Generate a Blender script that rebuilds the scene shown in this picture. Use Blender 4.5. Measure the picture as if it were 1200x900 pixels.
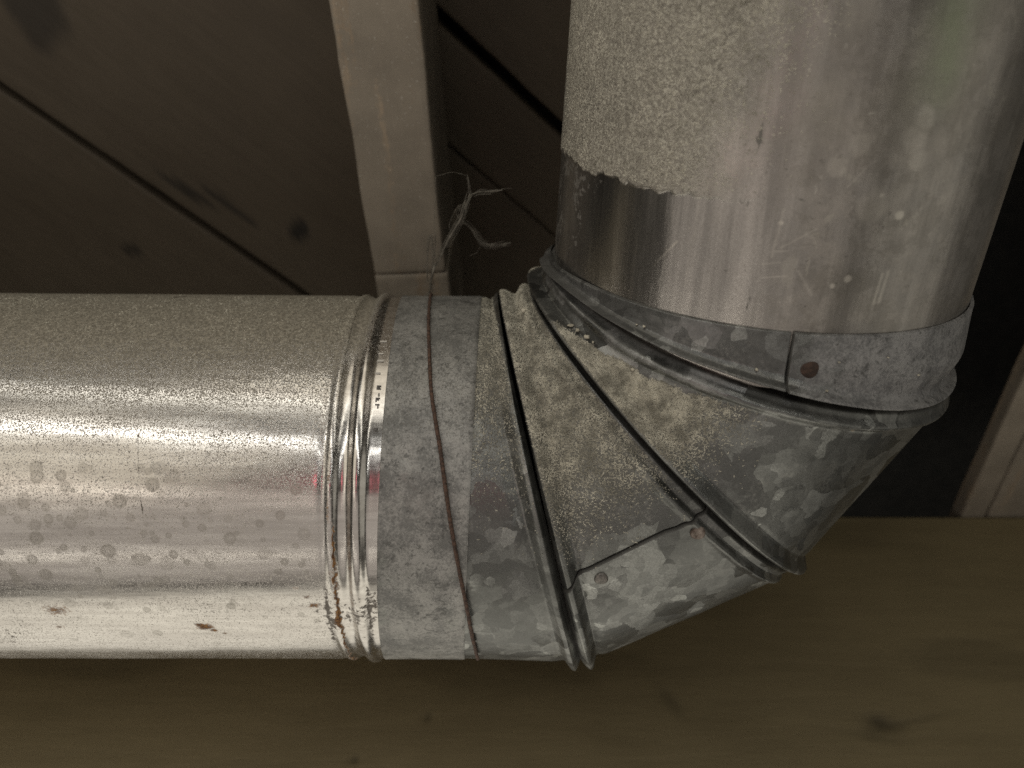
import bpy, math, random
import numpy as np
from mathutils import Matrix, Vector

# ------------------------------------------------------------------ units and frames
# Lengths are written in duct radii (a six inch duct: R = 76 mm).  The duct run is drawn in its own upright frame
# (x along the horizontal duct, z up its riser) and then leaned by TILT about x; wall and floor are plumb.
SC = 0.076
TILT = math.radians(-11.075)
for o in list(bpy.data.objects): bpy.data.objects.remove(o)
SCN = bpy.context.scene
COL = SCN.collection
TM = np.array(Matrix.Rotation(TILT, 3, 'X'))

# ------------------------------------------------------------------ camera
CAMROT = np.array([[0.99989091, -0.00965949, 0.01117403], [-0.00619713, 0.41235294, 0.9110031], [0.01340747, 0.91097297, -0.4122481]])
CAMPOS = np.array([0.0, -3.64966575, 2.20963492])
cam_data = bpy.data.cameras.new('camera')
cam = bpy.data.objects.new('camera', cam_data); COL.objects.link(cam)
_r = TM @ CAMROT[0]; _u = TM @ CAMROT[1]; _f = TM @ CAMROT[2]; _p = TM @ CAMPOS * SC
cam.matrix_world = Matrix(((_r[0], _u[0], -_f[0], _p[0]), (_r[1], _u[1], -_f[1], _p[1]), (_r[2], _u[2], -_f[2], _p[2]), (0, 0, 0, 1)))
cam_data.sensor_width = 36; cam_data.lens = 25.98; cam_data.clip_start = 0.01; cam_data.clip_end = 50
cam_data.dof.use_dof = True; cam_data.dof.focus_distance = 3.28 * SC; cam_data.dof.aperture_fstop = 8.5
SCN.camera = cam

# ------------------------------------------------------------------ world, lamps, exposure
W = bpy.data.worlds.new('World'); SCN.world = W; W.use_nodes = True
W.node_tree.nodes['Background'].inputs['Color'].default_value = (1.0, 0.93, 0.80, 1)
W.node_tree.nodes['Background'].inputs['Strength'].default_value = 0.022
SCN.view_settings.view_transform = 'Standard'; SCN.view_settings.look = 'None'
SCN.view_settings.exposure = 0.42; SCN.view_settings.gamma = 1.0
SCN.render.engine = 'CYCLES'
SCN.cycles.max_bounces = 8
SCN.cycles.use_denoising = False

def lamp(name, elev, azim, dist, sx, sy, radiance, colour, target=(-0.2, 0, 0.2)):
    """rectangular lamp seen from the duct at an elevation / azimuth (0 = towards the photographer, + = to the right)"""
    e, a = math.radians(elev), math.radians(azim)
    t = Vector(target)
    d = Vector((math.cos(e) * math.sin(a), -math.cos(e) * math.cos(a), math.sin(e)))
    L = bpy.data.lights.new(name, 'AREA'); L.shape = 'RECTANGLE'
    L.size = sx * SC; L.size_y = sy * SC
    L.energy = radiance * math.pi * L.size * L.size_y
    L.color = colour
    o = bpy.data.objects.new(name, L); COL.objects.link(o)
    o.location = (t + d * dist) * SC
    o.rotation_euler = (-d).to_track_quat('-Z', 'Y').to_euler()
    return o
WARM = (1.0, 0.92, 0.78); COOL = (0.98, 0.985, 0.975); CREAM = (1.0, 0.95, 0.84)
lamp('lamp_overhead', 75, -14, 6.0, 13.0, 0.55, 2.7, (1.0, 0.98, 0.91))
lamp('lamp_fill_top', 92, -12, 7.5, 8.0, 3.5, 0.80, WARM)  # unseen broad fill, added to brighten dusty tops, posts and boards
lamp('lamp_window', 52.5, -20, 6.5, 10.0, 0.24, 6.5, COOL)
lamp('lamp_left', 36, -52, 7.5, 4.5, 4.5, 0.66, WARM)
lamp('lamp_fill_right', 8, 62, 7.0, 4.0, 4.5, 0.32, (1.0, 0.96, 0.86))  # unseen fill added to brighten the right-hand sides
lamp('lamp_fill_front', 5, -14, 7.5, 14.0, 6.4, 0.33, (1.0, 0.915, 0.85))  # unseen fill added to give the riser more frontal light
lamp('lamp_strip', 24, -34, 6.4, 6.0, 0.08, 2.0, (1.0, 0.86, 0.78))  # thin strip lamp that reflects as a narrow line
lamp('lamp_low', -4, -28, 6.4, 7.0, 0.10, 2.4, CREAM)
lamp('lamp_pink_glint', 35, -13, 6.3, 0.8, 0.50, 2.6, (1.0, 0.24, 0.30))  # unseen lamp added for the pink reflection on the ring
lamp('lamp_front_low', -48, -12, 4.8, 12.0, 4.2, 0.76, CREAM)

# ------------------------------------------------------------------ helpers: noise
_rs = np.random.RandomState(7)
_TAB = _rs.rand(4096)
def _h(ix, iy, iz):
    n = (ix * 73856093) ^ (iy * 19349663) ^ (iz * 83492791)
    return _TAB[(n ^ (n >> 13)) & 4095]
def vnoise(p):
    p = np.asarray(p, float); i = np.floor(p).astype(np.int64); f = p - i; f = f * f * (3 - 2 * f)
    x, y, z = i[..., 0], i[..., 1], i[..., 2]; fx, fy, fz = f[..., 0], f[..., 1], f[..., 2]
    def L(a, b, t): return a + (b - a) * t
    return L(L(L(_h(x, y, z), _h(x + 1, y, z), fx), L(_h(x, y + 1, z), _h(x + 1, y + 1, z), fx), fy),
             L(L(_h(x, y, z + 1), _h(x + 1, y, z + 1), fx), L(_h(x, y + 1, z + 1), _h(x + 1, y + 1, z + 1), fx), fy), fz)
def fbm(p, s, o=4, g=0.5):
    p = np.asarray(p) * s; a, t, r = 1.0, 0.0, 0.0
    for k in range(o):
        r = r + a * vnoise(p + 17.3 * k); t += a; a *= g; p = p * 2.03
    return r / t
def sst(a, b, x):
    t = np.clip((np.asarray(x, float) - a) / (b - a), 0, 1); return t * t * (3 - 2 * t)
def curve_table(pts, smooth=0.006, n=1200):
    xs = np.array([p[0] for p in pts], float); ys = np.array([p[1] for p in pts], float)
    g = np.linspace(xs[0], xs[-1], n); v = np.interp(g, xs, ys)
    st = g[1] - g[0]; k = max(1, int(smooth * 3 / st)); w = np.exp(-0.5 * (np.arange(-k, k + 1) * st / smooth) ** 2); w /= w.sum()
    v = np.convolve(np.pad(v, k, mode='edge'), w, 'valid')
    return lambda d: np.interp(d, g, v)

# ------------------------------------------------------------------ helpers: objects
def tag(o, label, cat, group=None, kind=None):
    if label: o['label'] = label
    if cat: o['category'] = cat
    if group: o['group'] = group
    if kind: o['kind'] = kind
    return o
def thing(name, base, label, cat, tilt=False, group=None):
    o = bpy.data.objects.new(name, None); COL.objects.link(o)
    o.empty_display_size = 0.02
    b = TM @ np.array(base, float) if tilt else np.array(base, float)
    o.location = b * SC
    if tilt: o.rotation_euler = (TILT, 0, 0)
    o['base'] = [float(v) for v in base]
    return tag(o, label, cat, group)
def mesh_obj(name, V, F, mat, parent=None, base=None, attrs=None, smooth=True):
    V = np.asarray(V, float).reshape(-1, 3)
    if base is None: base = np.array(parent['base']) if parent is not None else np.zeros(3)
    V = (V - base) * SC
    me = bpy.data.meshes.new(name)
    F = np.asarray(F)
    n, k = F.shape
    me.vertices.add(len(V)); me.vertices.foreach_set('co', V.astype(np.float32).ravel())
    me.loops.add(n * k); me.loops.foreach_set('vertex_index', F.astype(np.int32).ravel())
    me.polygons.add(n); me.polygons.foreach_set('loop_start', np.arange(0, n * k, k, dtype=np.int32))
    me.update(calc_edges=True); me.validate()
    me.polygons.foreach_set('use_smooth', np.full(len(me.polygons), smooth))
    for a, v in (attrs or {}).items():
        at = me.attributes.new(a, 'FLOAT', 'POINT'); at.data.foreach_set('value', np.asarray(v, np.float32).ravel())
    me.materials.append(mat)
    o = bpy.data.objects.new(name, me); COL.objects.link(o)
    if parent is not None: o.parent = parent
    return o
def grid_faces(n, m, wrap_n=False):
    i = np.arange(n if wrap_n else n - 1)[:, None]; j = np.arange(m - 1)[None, :]
    a = i * m + j; i2 = (i + 1) % n; b = i2 * m + j
    return np.stack([a, b, b + 1, a + 1], -1).reshape(-1, 4)
def tube(pts, rad, seg=8):
    P = np.asarray(pts, float); n = len(P)
    T = np.gradient(P, axis=0); T /= np.linalg.norm(T, axis=1)[:, None] + 1e-12
    ref = np.array([0.31, 0.77, 0.55]); N = np.cross(T, ref); N /= np.linalg.norm(N, axis=1)[:, None] + 1e-12
    B = np.cross(T, N); a = np.linspace(0, 2 * np.pi, seg, endpoint=False)
    rad = np.broadcast_to(np.asarray(rad, float), (n,))
    V = P[:, None] + rad[:, None, None] * (np.cos(a)[None, :, None] * N[:, None] + np.sin(a)[None, :, None] * B[:, None])
    F = []
    for i in range(n - 1):
        for j in range(seg):
            F.append((i * seg + j, i * seg + (j + 1) % seg, (i + 1) * seg + (j + 1) % seg, (i + 1) * seg + j))
    return V.reshape(-1, 3), np.array(F)
def spline(pts, n):
    P = np.asarray(pts, float); Q = np.vstack([2 * P[0] - P[1], P, 2 * P[-1] - P[-2]]); out = []
    k = len(P) - 1
    for t in np.linspace(0, k - 1e-6, n):
        i = int(t); u = t - i; a, b, c, d = Q[i:i + 4]
        out.append(0.5 * (2 * b + (c - a) * u + (2 * a - 5 * b + 4 * c - d) * u * u + (3 * b - a - 3 * c + d) * u ** 3))
    return np.array(out)

# ------------------------------------------------------------------ helpers: shader nodes
class NT:
    def __init__(s, name):
        s.m = bpy.data.materials.new(name); s.m.use_nodes = True; s.t = s.m.node_tree
        s.b = s.t.nodes['Principled BSDF']; s.out = s.t.nodes['Material Output']
        s.tc = s.t.nodes.new('ShaderNodeTexCoord')
        mp = s.t.nodes.new('ShaderNodeMapping'); mp.inputs['Scale'].default_value = (1 / SC,) * 3
        s.t.links.new(s.tc.outputs['Object'], mp.inputs['Vector']); s.P = mp.outputs[0]
    def put(s, i, v):
        if isinstance(v, bpy.types.NodeSocket): s.t.links.new(v, i)
        elif isinstance(v, (tuple, list)): i.default_value = (*v, 1) if len(v) == 3 and i.type == 'RGBA' else v
        else: i.default_value = v
    def math(s, op, a, b=0.0, c=None, clamp=False):
        n = s.t.nodes.new('ShaderNodeMath'); n.operation = op; n.use_clamp = clamp
        s.put(n.inputs[0], a); s.put(n.inputs[1], b)
        if c is not None: s.put(n.inputs[2], c)
        return n.outputs[0]
    def add(s, a, b): return s.math('ADD', a, b)
    def sub(s, a, b): return s.math('SUBTRACT', a, b)
    def mul(s, a, b): return s.math('MULTIPLY', a, b)
    def inv(s, a): return s.math('SUBTRACT', 1.0, a)
    def attr(s, name):
        n = s.t.nodes.new('ShaderNodeAttribute'); n.attribute_name = name; return n.outputs['Fac']
    def ramp(s, v, lo, hi, a=0.0, b=1.0, smooth=True):
        n = s.t.nodes.new('ShaderNodeMapRange'); n.interpolation_type = 'SMOOTHSTEP' if smooth else 'LINEAR'
        for k, x in zip(('Value', 'From Min', 'From Max', 'To Min', 'To Max'), (v, lo, hi, a, b)): s.put(n.inputs[k], x)
        return n.outputs['Result']
    def vec(s, scale=(1, 1, 1), rot=(0, 0, 0), src=None):
        n = s.t.nodes.new('ShaderNodeMapping'); n.inputs['Scale'].default_value = scale; n.inputs['Rotation'].default_value = rot
        s.t.links.new(src or s.P, n.inputs['Vector']); return n.outputs[0]
    def noise(s, scale, detail=3, rough=0.55, dist=0.0, vec=None, col=False):
        n = s.t.nodes.new('ShaderNodeTexNoise'); n.inputs['Scale'].default_value = scale; n.inputs['Detail'].default_value = detail
        n.inputs['Roughness'].default_value = rough; n.inputs['Distortion'].default_value = dist
        s.t.links.new(vec or s.P, n.inputs['Vector']); return n.outputs['Color' if col else 'Fac']
    def vor(s, scale, vec=None, feature='F1', out='Distance', rnd=1.0):
        n = s.t.nodes.new('ShaderNodeTexVoronoi'); n.feature = feature; n.inputs['Scale'].default_value = scale
        n.inputs['Randomness'].default_value = rnd
        s.t.links.new(vec or s.P, n.inputs['Vector']); return n.outputs[out]
    def warp(s, scale, amt, vec=None, detail=3):
        c = s.noise(scale, detail, vec=vec, col=True)
        n = s.t.nodes.new('ShaderNodeVectorMath'); n.operation = 'MULTIPLY_ADD'
        s.t.links.new(c, n.inputs[0]); n.inputs[1].default_value = (amt,) * 3; s.t.links.new(vec or s.P, n.inputs[2]); return n.outputs[0]
    def sep(s, v, k=0):
        n = s.t.nodes.new('ShaderNodeSeparateColor'); s.t.links.new(v, n.inputs[0]); return n.outputs[k]
    def mix(s, f, a, b, mode='MIX'):
        n = s.t.nodes.new('ShaderNodeMix'); n.data_type = 'RGBA'; n.blend_type = mode
        s.put(n.inputs[0], f); s.put(n.inputs[6], a); s.put(n.inputs[7], b); return n.outputs[2]
    def mixf(s, f, a, b):
        n = s.t.nodes.new('ShaderNodeMix'); n.data_type = 'FLOAT'
        s.put(n.inputs[0], f); s.put(n.inputs[2], a); s.put(n.inputs[3], b); return n.outputs[0]
    def bump(s, h, strength, dist, normal=None):
        n = s.t.nodes.new('ShaderNodeBump'); n.inputs['Strength'].default_value = strength; n.inputs['Distance'].default_value = dist * SC
        s.t.links.new(h, n.inputs['Height'])
        if normal: s.t.links.new(normal, n.inputs['Normal'])
        return n.outputs[0]
    def shade(s, **kw):
        for k, v in kw.items():
            s.put(s.b.inputs[k.replace('_', ' ')], v)
        return s.m

# ------------------------------------------------------------------ materials
def mat_bright_duct():
    """bright sheet metal under dust, water spots, rust and grime"""
    t = NT('bright_duct_metal')
    dust, rust, spot, dirt = t.attr('dust'), t.attr('rust'), t.attr('spot'), t.attr('dirt')
    fine = t.ramp(t.noise(150, 3, 0.75), 0.30, 0.70, smooth=False); mid = t.noise(26, 5, 0.7); big = t.noise(3.0, 4, 0.55)
    streak = t.noise(26, 5, 0.65, vec=t.vec((0.06, 1, 1)))
    dm = t.ramp(t.add(t.mul(dust, 0.95), t.mul(t.sub(mid, 0.5), 0.30)), t.sub(fine, 0.22), t.add(fine, 0.18))
    dm = t.math('MULTIPLY', dm, t.ramp(dust, 0.02, 0.12), clamp=True)
    rn = t.noise(60, 3, 0.65)
    rm = t.ramp(t.add(rust, t.mul(t.sub(rn, 0.5), 1.1)), 0.22, 0.72)
    rm = t.mul(rm, t.ramp(rust, 0.02, 0.15))
    gm = t.mul(t.ramp(t.add(dirt, t.mul(t.sub(t.noise(48, 4, 0.7), 0.5), 1.6)), 0.55, 0.8), t.ramp(dirt, 0.02, 0.1))
    metal = t.mix(t.ramp(streak, 0.35, 0.7), (0.52, 0.49, 0.45), (0.68, 0.65, 0.60))
    metal = t.mix(t.mul(spot, 0.8), metal, (0.29, 0.27, 0.235))
    dustc = t.mix(t.ramp(t.noise(70, 3, 0.7), 0.38, 0.68), (0.155, 0.138, 0.104), (0.32, 0.288, 0.224))
    haze = t.mul(t.ramp(t.noise(40, 5, 0.7), 0.40, 0.72), t.ramp(t.noise(4.2, 4, 0.6), 0.3, 0.7, 0.06, 0.30))
    metal = t.mix(haze, metal, (0.44, 0.415, 0.365))
    c = t.mix(dm, metal, dustc)
    c = t.mix(t.mul(gm, 0.85), c, (0.09, 0.075, 0.055))
    c = t.mix(rm, c, t.mix(t.ramp(rn, 0.4, 0.65), (0.085, 0.036, 0.014), (0.30, 0.155, 0.05)))
    cover = t.math('MAXIMUM', t.math('MAXIMUM', dm, rm), t.mul(gm, 0.8))
    rough = t.add(t.ramp(big, 0.3, 0.7, 0.15, 0.21), t.mul(streak, 0.06))
    cover = t.math('MAXIMUM', cover, t.mul(haze, 0.5))
    rough = t.mixf(cover, t.add(rough, t.mul(spot, 0.14)), 0.85)
    h = t.add(t.mul(dm, t.add(0.4, t.mul(fine, 0.8))), t.mul(rm, 0.7))
    n = t.bump(h, 0.35, 0.006)
    n = t.bump(t.noise(9, 3, 0.5, vec=t.vec((0.25, 1, 1))), 0.10, 0.02, n)
    return t.shade(Base_Color=c, Metallic=t.inv(t.mul(cover, 0.97)), Roughness=rough, Normal=n)

def mat_galvanised(name, tone=1.0, blue=0.0, spangle=3.2, oxide=0.0):
    """zinc spangle, oxide bloom and settled grit"""
    t = NT(name)
    dust, dirt, ox = t.attr('dust'), t.attr('dirt'), t.attr('oxide')
    wv = t.warp(6, 0.16, detail=1); wv2 = t.warp(22, 0.045, vec=wv, detail=4)
    cell = t.sep(t.vor(spangle * 2.2, wv2, out='Color'), 0); cell2 = t.sep(t.vor(spangle * 5.5, t.warp(11, 0.07), out='Color'), 1)
    v = t.add(t.mul(t.ramp(cell, 0.25, 0.8), 0.40), t.mul(cell2, 0.30))
    v = t.add(v, t.mul(t.sub(t.noise(2.4, 4), 0.5), 0.5))
    lo = (0.165 * tone, 0.166 * tone, (0.155 + 0.012 * blue) * tone); hi = (0.40 * tone, 0.402 * tone, (0.375 + 0.03 * blue) * tone)
    metal = t.mix(t.ramp(v, 0.12, 0.85), lo, hi)
    bright = t.mul(t.ramp(cell2, 0.90, 0.93), t.ramp(t.noise(3.1, 2), 0.5, 0.62))
    metal = t.mix(t.mul(bright, 0.4), metal, (0.66, 0.67, 0.62))
    metal = t.mix(t.ramp(t.noise(120, 3, 0.8), 0.35, 0.7, 0.0, 0.5), metal, (0.085, 0.085, 0.079))
    metal = t.mix(t.mul(t.ramp(t.noise(5.5, 4, 0.6), 0.45, 0.7), t.ramp(t.noise(60, 4, 0.75), 0.45, 0.65, 0, 0.5)), metal, (0.34, 0.335, 0.305))
    pit = t.ramp(t.add(t.noise(34, 5, 0.75, 0.4), t.mul(t.noise(5, 3), 0.25)), 0.67, 0.76)
    oxn = t.mul(t.ramp(t.add(ox, t.mul(t.sub(t.noise(7, 5, 0.65, 0.3), 0.5), 1.5)), 0.35, 0.85), t.ramp(ox, 0.06, 0.4))
    oxc = t.mix(t.ramp(t.add(t.mul(t.noise(6, 6, 0.75), 0.62), t.mul(t.noise(90, 3, 0.75), 0.38)), 0.41, 0.59), (0.160 * tone, 0.157 * tone, (0.150 + 0.012 * blue) * tone), (0.37 * tone, 0.36 * tone, (0.338 + 0.02 * blue) * tone))
    c = t.mix(t.mul(oxn, 0.85), metal, oxc)
    c = t.mix(t.mul(pit, t.mul(ox, 0.75)), c, (0.06, 0.06, 0.055))
    fine = t.ramp(t.noise(125, 3, 0.75), 0.30, 0.70, smooth=False)
    dm = t.ramp(t.add(t.mul(dust, 1.05), t.mul(t.sub(t.noise(20, 5, 0.8), 0.5), 0.12)), t.sub(fine, 0.18), t.add(fine, 0.18))
    dm = t.mul(t.mul(dm, t.ramp(dust, 0.03, 0.25)), 0.85)
    dc = t.mix(t.ramp(t.noise(135, 3, 0.8, 0.3), 0.42, 0.62), (0.085, 0.080, 0.063), (0.36, 0.336, 0.268))
    c = t.mix(t.mul(t.ramp(dust, 0.12, 0.5), 0.75), c, (0.15, 0.142, 0.118))
    c = t.mix(dm, c, dc)
    gm = t.ramp(t.add(dirt, t.mul(t.sub(t.noise(26, 5, 0.75), 0.5), 0.40)), 0.22, 0.85)
    c = t.mix(t.mul(gm, 0.8), c, (0.05, 0.047, 0.04))
    cover = t.math('MAXIMUM', t.math('MAXIMUM', t.mul(dm, 0.95), 0.10), t.math('MAXIMUM', t.mul(oxn, 0.6), t.mul(gm, 0.8)))
    cover = t.math('MAXIMUM', cover, t.ramp(dust, 0.12, 0.5, 0.0, 0.88))
    rough = t.mixf(cover, t.add(0.32, t.mul(cell, 0.14)), 0.72)
    n = t.bump(t.add(t.mul(dm, t.add(0.3, fine)), t.mul(t.noise(30, 3), 0.25)), 0.5, 0.008)
    n = t.bump(t.noise(4.0, 3, 0.5), 0.16, 0.03, n)
    vm = t.t.nodes.new('ShaderNodeVectorMath'); vm.operation = 'MULTIPLY_ADD'
    t.t.links.new(t.vor(spangle * 2.2, wv2, out='Color'), vm.inputs[0]); vm.inputs[1].default_value = (0.34,) * 3; vm.inputs[2].default_value = (-0.17,) * 3
    vs = t.t.nodes.new('ShaderNodeVectorMath'); vs.operation = 'SCALE'; t.t.links.new(vm.outputs[0], vs.inputs[0]); t.put(vs.inputs['Scale'], t.inv(cover))
    va = t.t.nodes.new('ShaderNodeVectorMath'); t.t.links.new(n, va.inputs[0]); t.t.links.new(vs.outputs[0], va.inputs[1])
    vn = t.t.nodes.new('ShaderNodeVectorMath'); vn.operation = 'NORMALIZE'; t.t.links.new(va.outputs[0], vn.inputs[0])
    return t.shade(Base_Color=c, Metallic=t.inv(t.mul(cover, 0.95)), Roughness=rough, Normal=vn.outputs[0])

def mat_riser():
    """upright duct: gritty grey coating above, bare scuffed metal band below"""
    t = NT('riser_metal')
    coat, grit, film, dirt, scr = t.attr('coat'), t.attr('grit'), t.attr('film'), t.attr('dirt'), t.attr('scratch')
    fine = t.add(t.mul(t.noise(150, 4, 0.85), 0.62), t.mul(t.noise(62, 3, 0.7), 0.38)); mid = t.noise(7, 7, 0.7); big = t.noise(2.2, 4)
    streak = t.noise(16, 4, 0.6, vec=t.vec((1, 1, 0.07)))
    metal = t.mix(t.ramp(streak, 0.35, 0.68), (0.33, 0.312, 0.285), (0.52, 0.49, 0.445))
    fc = t.mix(t.ramp(mid, 0.38, 0.62), (0.18, 0.162, 0.138), (0.34, 0.308, 0.262))
    c = t.mix(t.mul(film, t.ramp(mid, 0.25, 0.6, 0.55, 0.9)), metal, fc)
    cc = t.mix(t.ramp(big, 0.35, 0.65), (0.175, 0.158, 0.13), (0.285, 0.258, 0.21))
    cc = t.mix(t.mul(grit, t.ramp(fine, 0.48, 0.60)), cc, (0.56, 0.53, 0.43))
    cc = t.mix(t.mul(grit, t.ramp(fine, 0.49, 0.38)), cc, (0.14, 0.127, 0.10))
    cc = t.mix(t.mul(grit, t.ramp(t.noise(3.2, 5, 0.65), 0.48, 0.72, 0, 0.65)), cc, (0.17, 0.155, 0.125))
    c = t.mix(t.ramp(t.noise(130, 3, 0.8), 0.4, 0.7, 0, 0.35), c, (0.16, 0.147, 0.125))
    c = t.mix(t.mul(t.ramp(t.noise(3.4, 5, 0.65), 0.52, 0.66), t.mul(film, 0.5)), c, (0.20, 0.185, 0.155))
    blot = t.ramp(t.noise(5.0, 9, 0.75, 0.3), 0.49, 0.55)
    c = t.mix(t.mul(t.mul(blot, film), 0.55), c, (0.155, 0.142, 0.118))
    pale = t.ramp(t.noise(8.5, 8, 0.72, 0.5, vec=t.vec((1, 1, 0.8))), 0.61, 0.64)
    c = t.mix(t.mul(t.mul(pale, film), 0.50), c, (0.50, 0.47, 0.395))
    c = t.mix(coat, c, cc)
    c = t.mix(t.mul(t.attr('green_reflect'), t.ramp(mid, 0.3, 0.6, 0.25, 0.6)), c, (0.26, 0.30, 0.19))  # green reflection put into the colour as a soft upright band
    c = t.mix(t.mul(t.ramp(t.noise(32, 5, 0.75), 0.645, 0.69), 0.6), c, (0.085, 0.078, 0.064))
    c = t.mix(t.mul(t.ramp(t.noise(24, 5, 0.75, 0.6, vec=t.vec((1, 1, 0.6), (0, 0, 0.8))), 0.66, 0.69), 0.5), c, (0.55, 0.52, 0.45))
    gm = t.mul(t.ramp(t.add(dirt, t.mul(t.sub(t.noise(36, 4, 0.7), 0.5), 1.4)), 0.5, 0.8), t.ramp(dirt, 0.02, 0.15))
    c = t.mix(t.mul(gm, 0.8), c, (0.075, 0.068, 0.055))
    c = t.mix(t.math('MAXIMUM', scr, 0.0, clamp=True), c, (0.62, 0.58, 0.50))
    cover = t.math('MAXIMUM', t.mul(coat, 0.97), t.math('MAXIMUM', t.mul(film, 0.50), gm))
    rough = t.mixf(cover, t.add(0.15, t.mul(streak, 0.12)), 0.60)
    n = t.bump(t.mul(fine, t.mul(grit, coat)), 0.8, 0.012)
    n = t.bump(t.add(t.mul(streak, 0.5), t.mul(mid, 0.5)), 0.10, 0.02, n)
    return t.shade(Base_Color=c, Metallic=t.inv(cover), Roughness=rough, Normal=n)

def mat_wood(name, lo, hi, knots=True, rough=0.75, grain=(0.12, 1, 1), paint=None):
    t = NT(name)
    g = t.noise(9, 5, 0.6, 0.6, vec=t.vec(grain)); big = t.noise(1.1, 4, 0.6); f = t.noise(60, 3, vec=t.vec(grain))
    v = t.add(t.mul(g, 0.5), t.add(t.mul(big, 0.5), t.mul(t.sub(f, 0.5), 0.2)))
    c = t.mix(t.ramp(v, 0.3, 0.7), lo, hi)
    k = t.attr('dirt')
    c = t.mix(k, c, tuple(x * 0.22 for x in lo))
    if paint:
        wear = t.ramp(t.add(t.noise(5, 5, 0.65, vec=t.vec(grain)), t.mul(t.noise(30, 3), 0.3)), 0.72, 0.86)
        pc = t.mix(t.ramp(t.noise(3, 5, 0.6), 0.3, 0.7), paint, tuple(x * 0.78 for x in paint))
        c = t.mix(t.inv(wear), c, pc)
        c = t.mix(t.mul(t.ramp(t.noise(70, 2), 0.66, 0.74), 0.35), c, (0.7, 0.68, 0.6))
    n = t.bump(t.add(g, t.mul(f, 0.4)), 0.35, 0.012)
    return t.shade(Base_Color=c, Roughness=rough, Normal=n)

def mat_plain(name, c0, c1, scale=30, rough=0.8, metal=0.0, bump=0.4):
    t = NT(name)
    v = t.noise(scale, 4, 0.65)
    return t.shade(Base_Color=t.mix(t.ramp(v, 0.35, 0.65), c0, c1), Roughness=rough, Metallic=metal, Normal=t.bump(v, bump, 0.006))

M_BRIGHT = mat_bright_duct()
M_GALV = mat_galvanised('galvanised_gore', 0.84)
M_SLEEVE = mat_galvanised('oxidised_sleeve', 1.0, -0.3)
M_COLLAR = mat_galvanised('blue_grey_collar', 0.86, 0.3)
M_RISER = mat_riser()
M_RUST = mat_plain('rusty_iron', (0.028, 0.017, 0.011), (0.060, 0.034, 0.022), 40, 0.85)
M_WIRE = mat_plain('rusty_wire_iron', (0.035, 0.020, 0.013), (0.10, 0.055, 0.035), 60, 0.8)
M_RIVET = mat_plain('dull_rivet_steel', (0.10, 0.095, 0.085), (0.22, 0.20, 0.18), 30, 0.5, 0.8)
M_RIVRUST = mat_plain('rusting_rivet_steel', (0.085, 0.06, 0.045), (0.26, 0.215, 0.18), 34, 0.6, 0.4)
M_GRIT = mat_plain('pale_grit', (0.22, 0.205, 0.16), (0.52, 0.49, 0.395), 12, 0.8)
M_WEB = mat_plain('dusty_web', (0.085, 0.075, 0.058), (0.18, 0.163, 0.13), 20, 0.95)
M_CRUMB = mat_plain('plaster_crumb', (0.30, 0.275, 0.21), (0.52, 0.48, 0.38), 20, 0.9)
M_POST = mat_wood('painted_post', (0.20, 0.15, 0.10), (0.34, 0.27, 0.19), grain=(1, 1, 0.12), paint=(0.255, 0.217, 0.165))
M_BOARD = mat_wood('brown_board', (0.064, 0.048, 0.030), (0.080, 0.061, 0.039))
M_FLOOR = mat_wood('floor_wood', (0.166, 0.131, 0.066), (0.205, 0.163, 0.084), rough=0.6, grain=(0.10, 0.8, 1))
M_GAPSHADE = mat_plain('gap_shade_black', (0.006, 0.006, 0.005), (0.014, 0.013, 0.011), 10, 0.95)  # near-black colour stands in for shade in the gap

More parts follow.
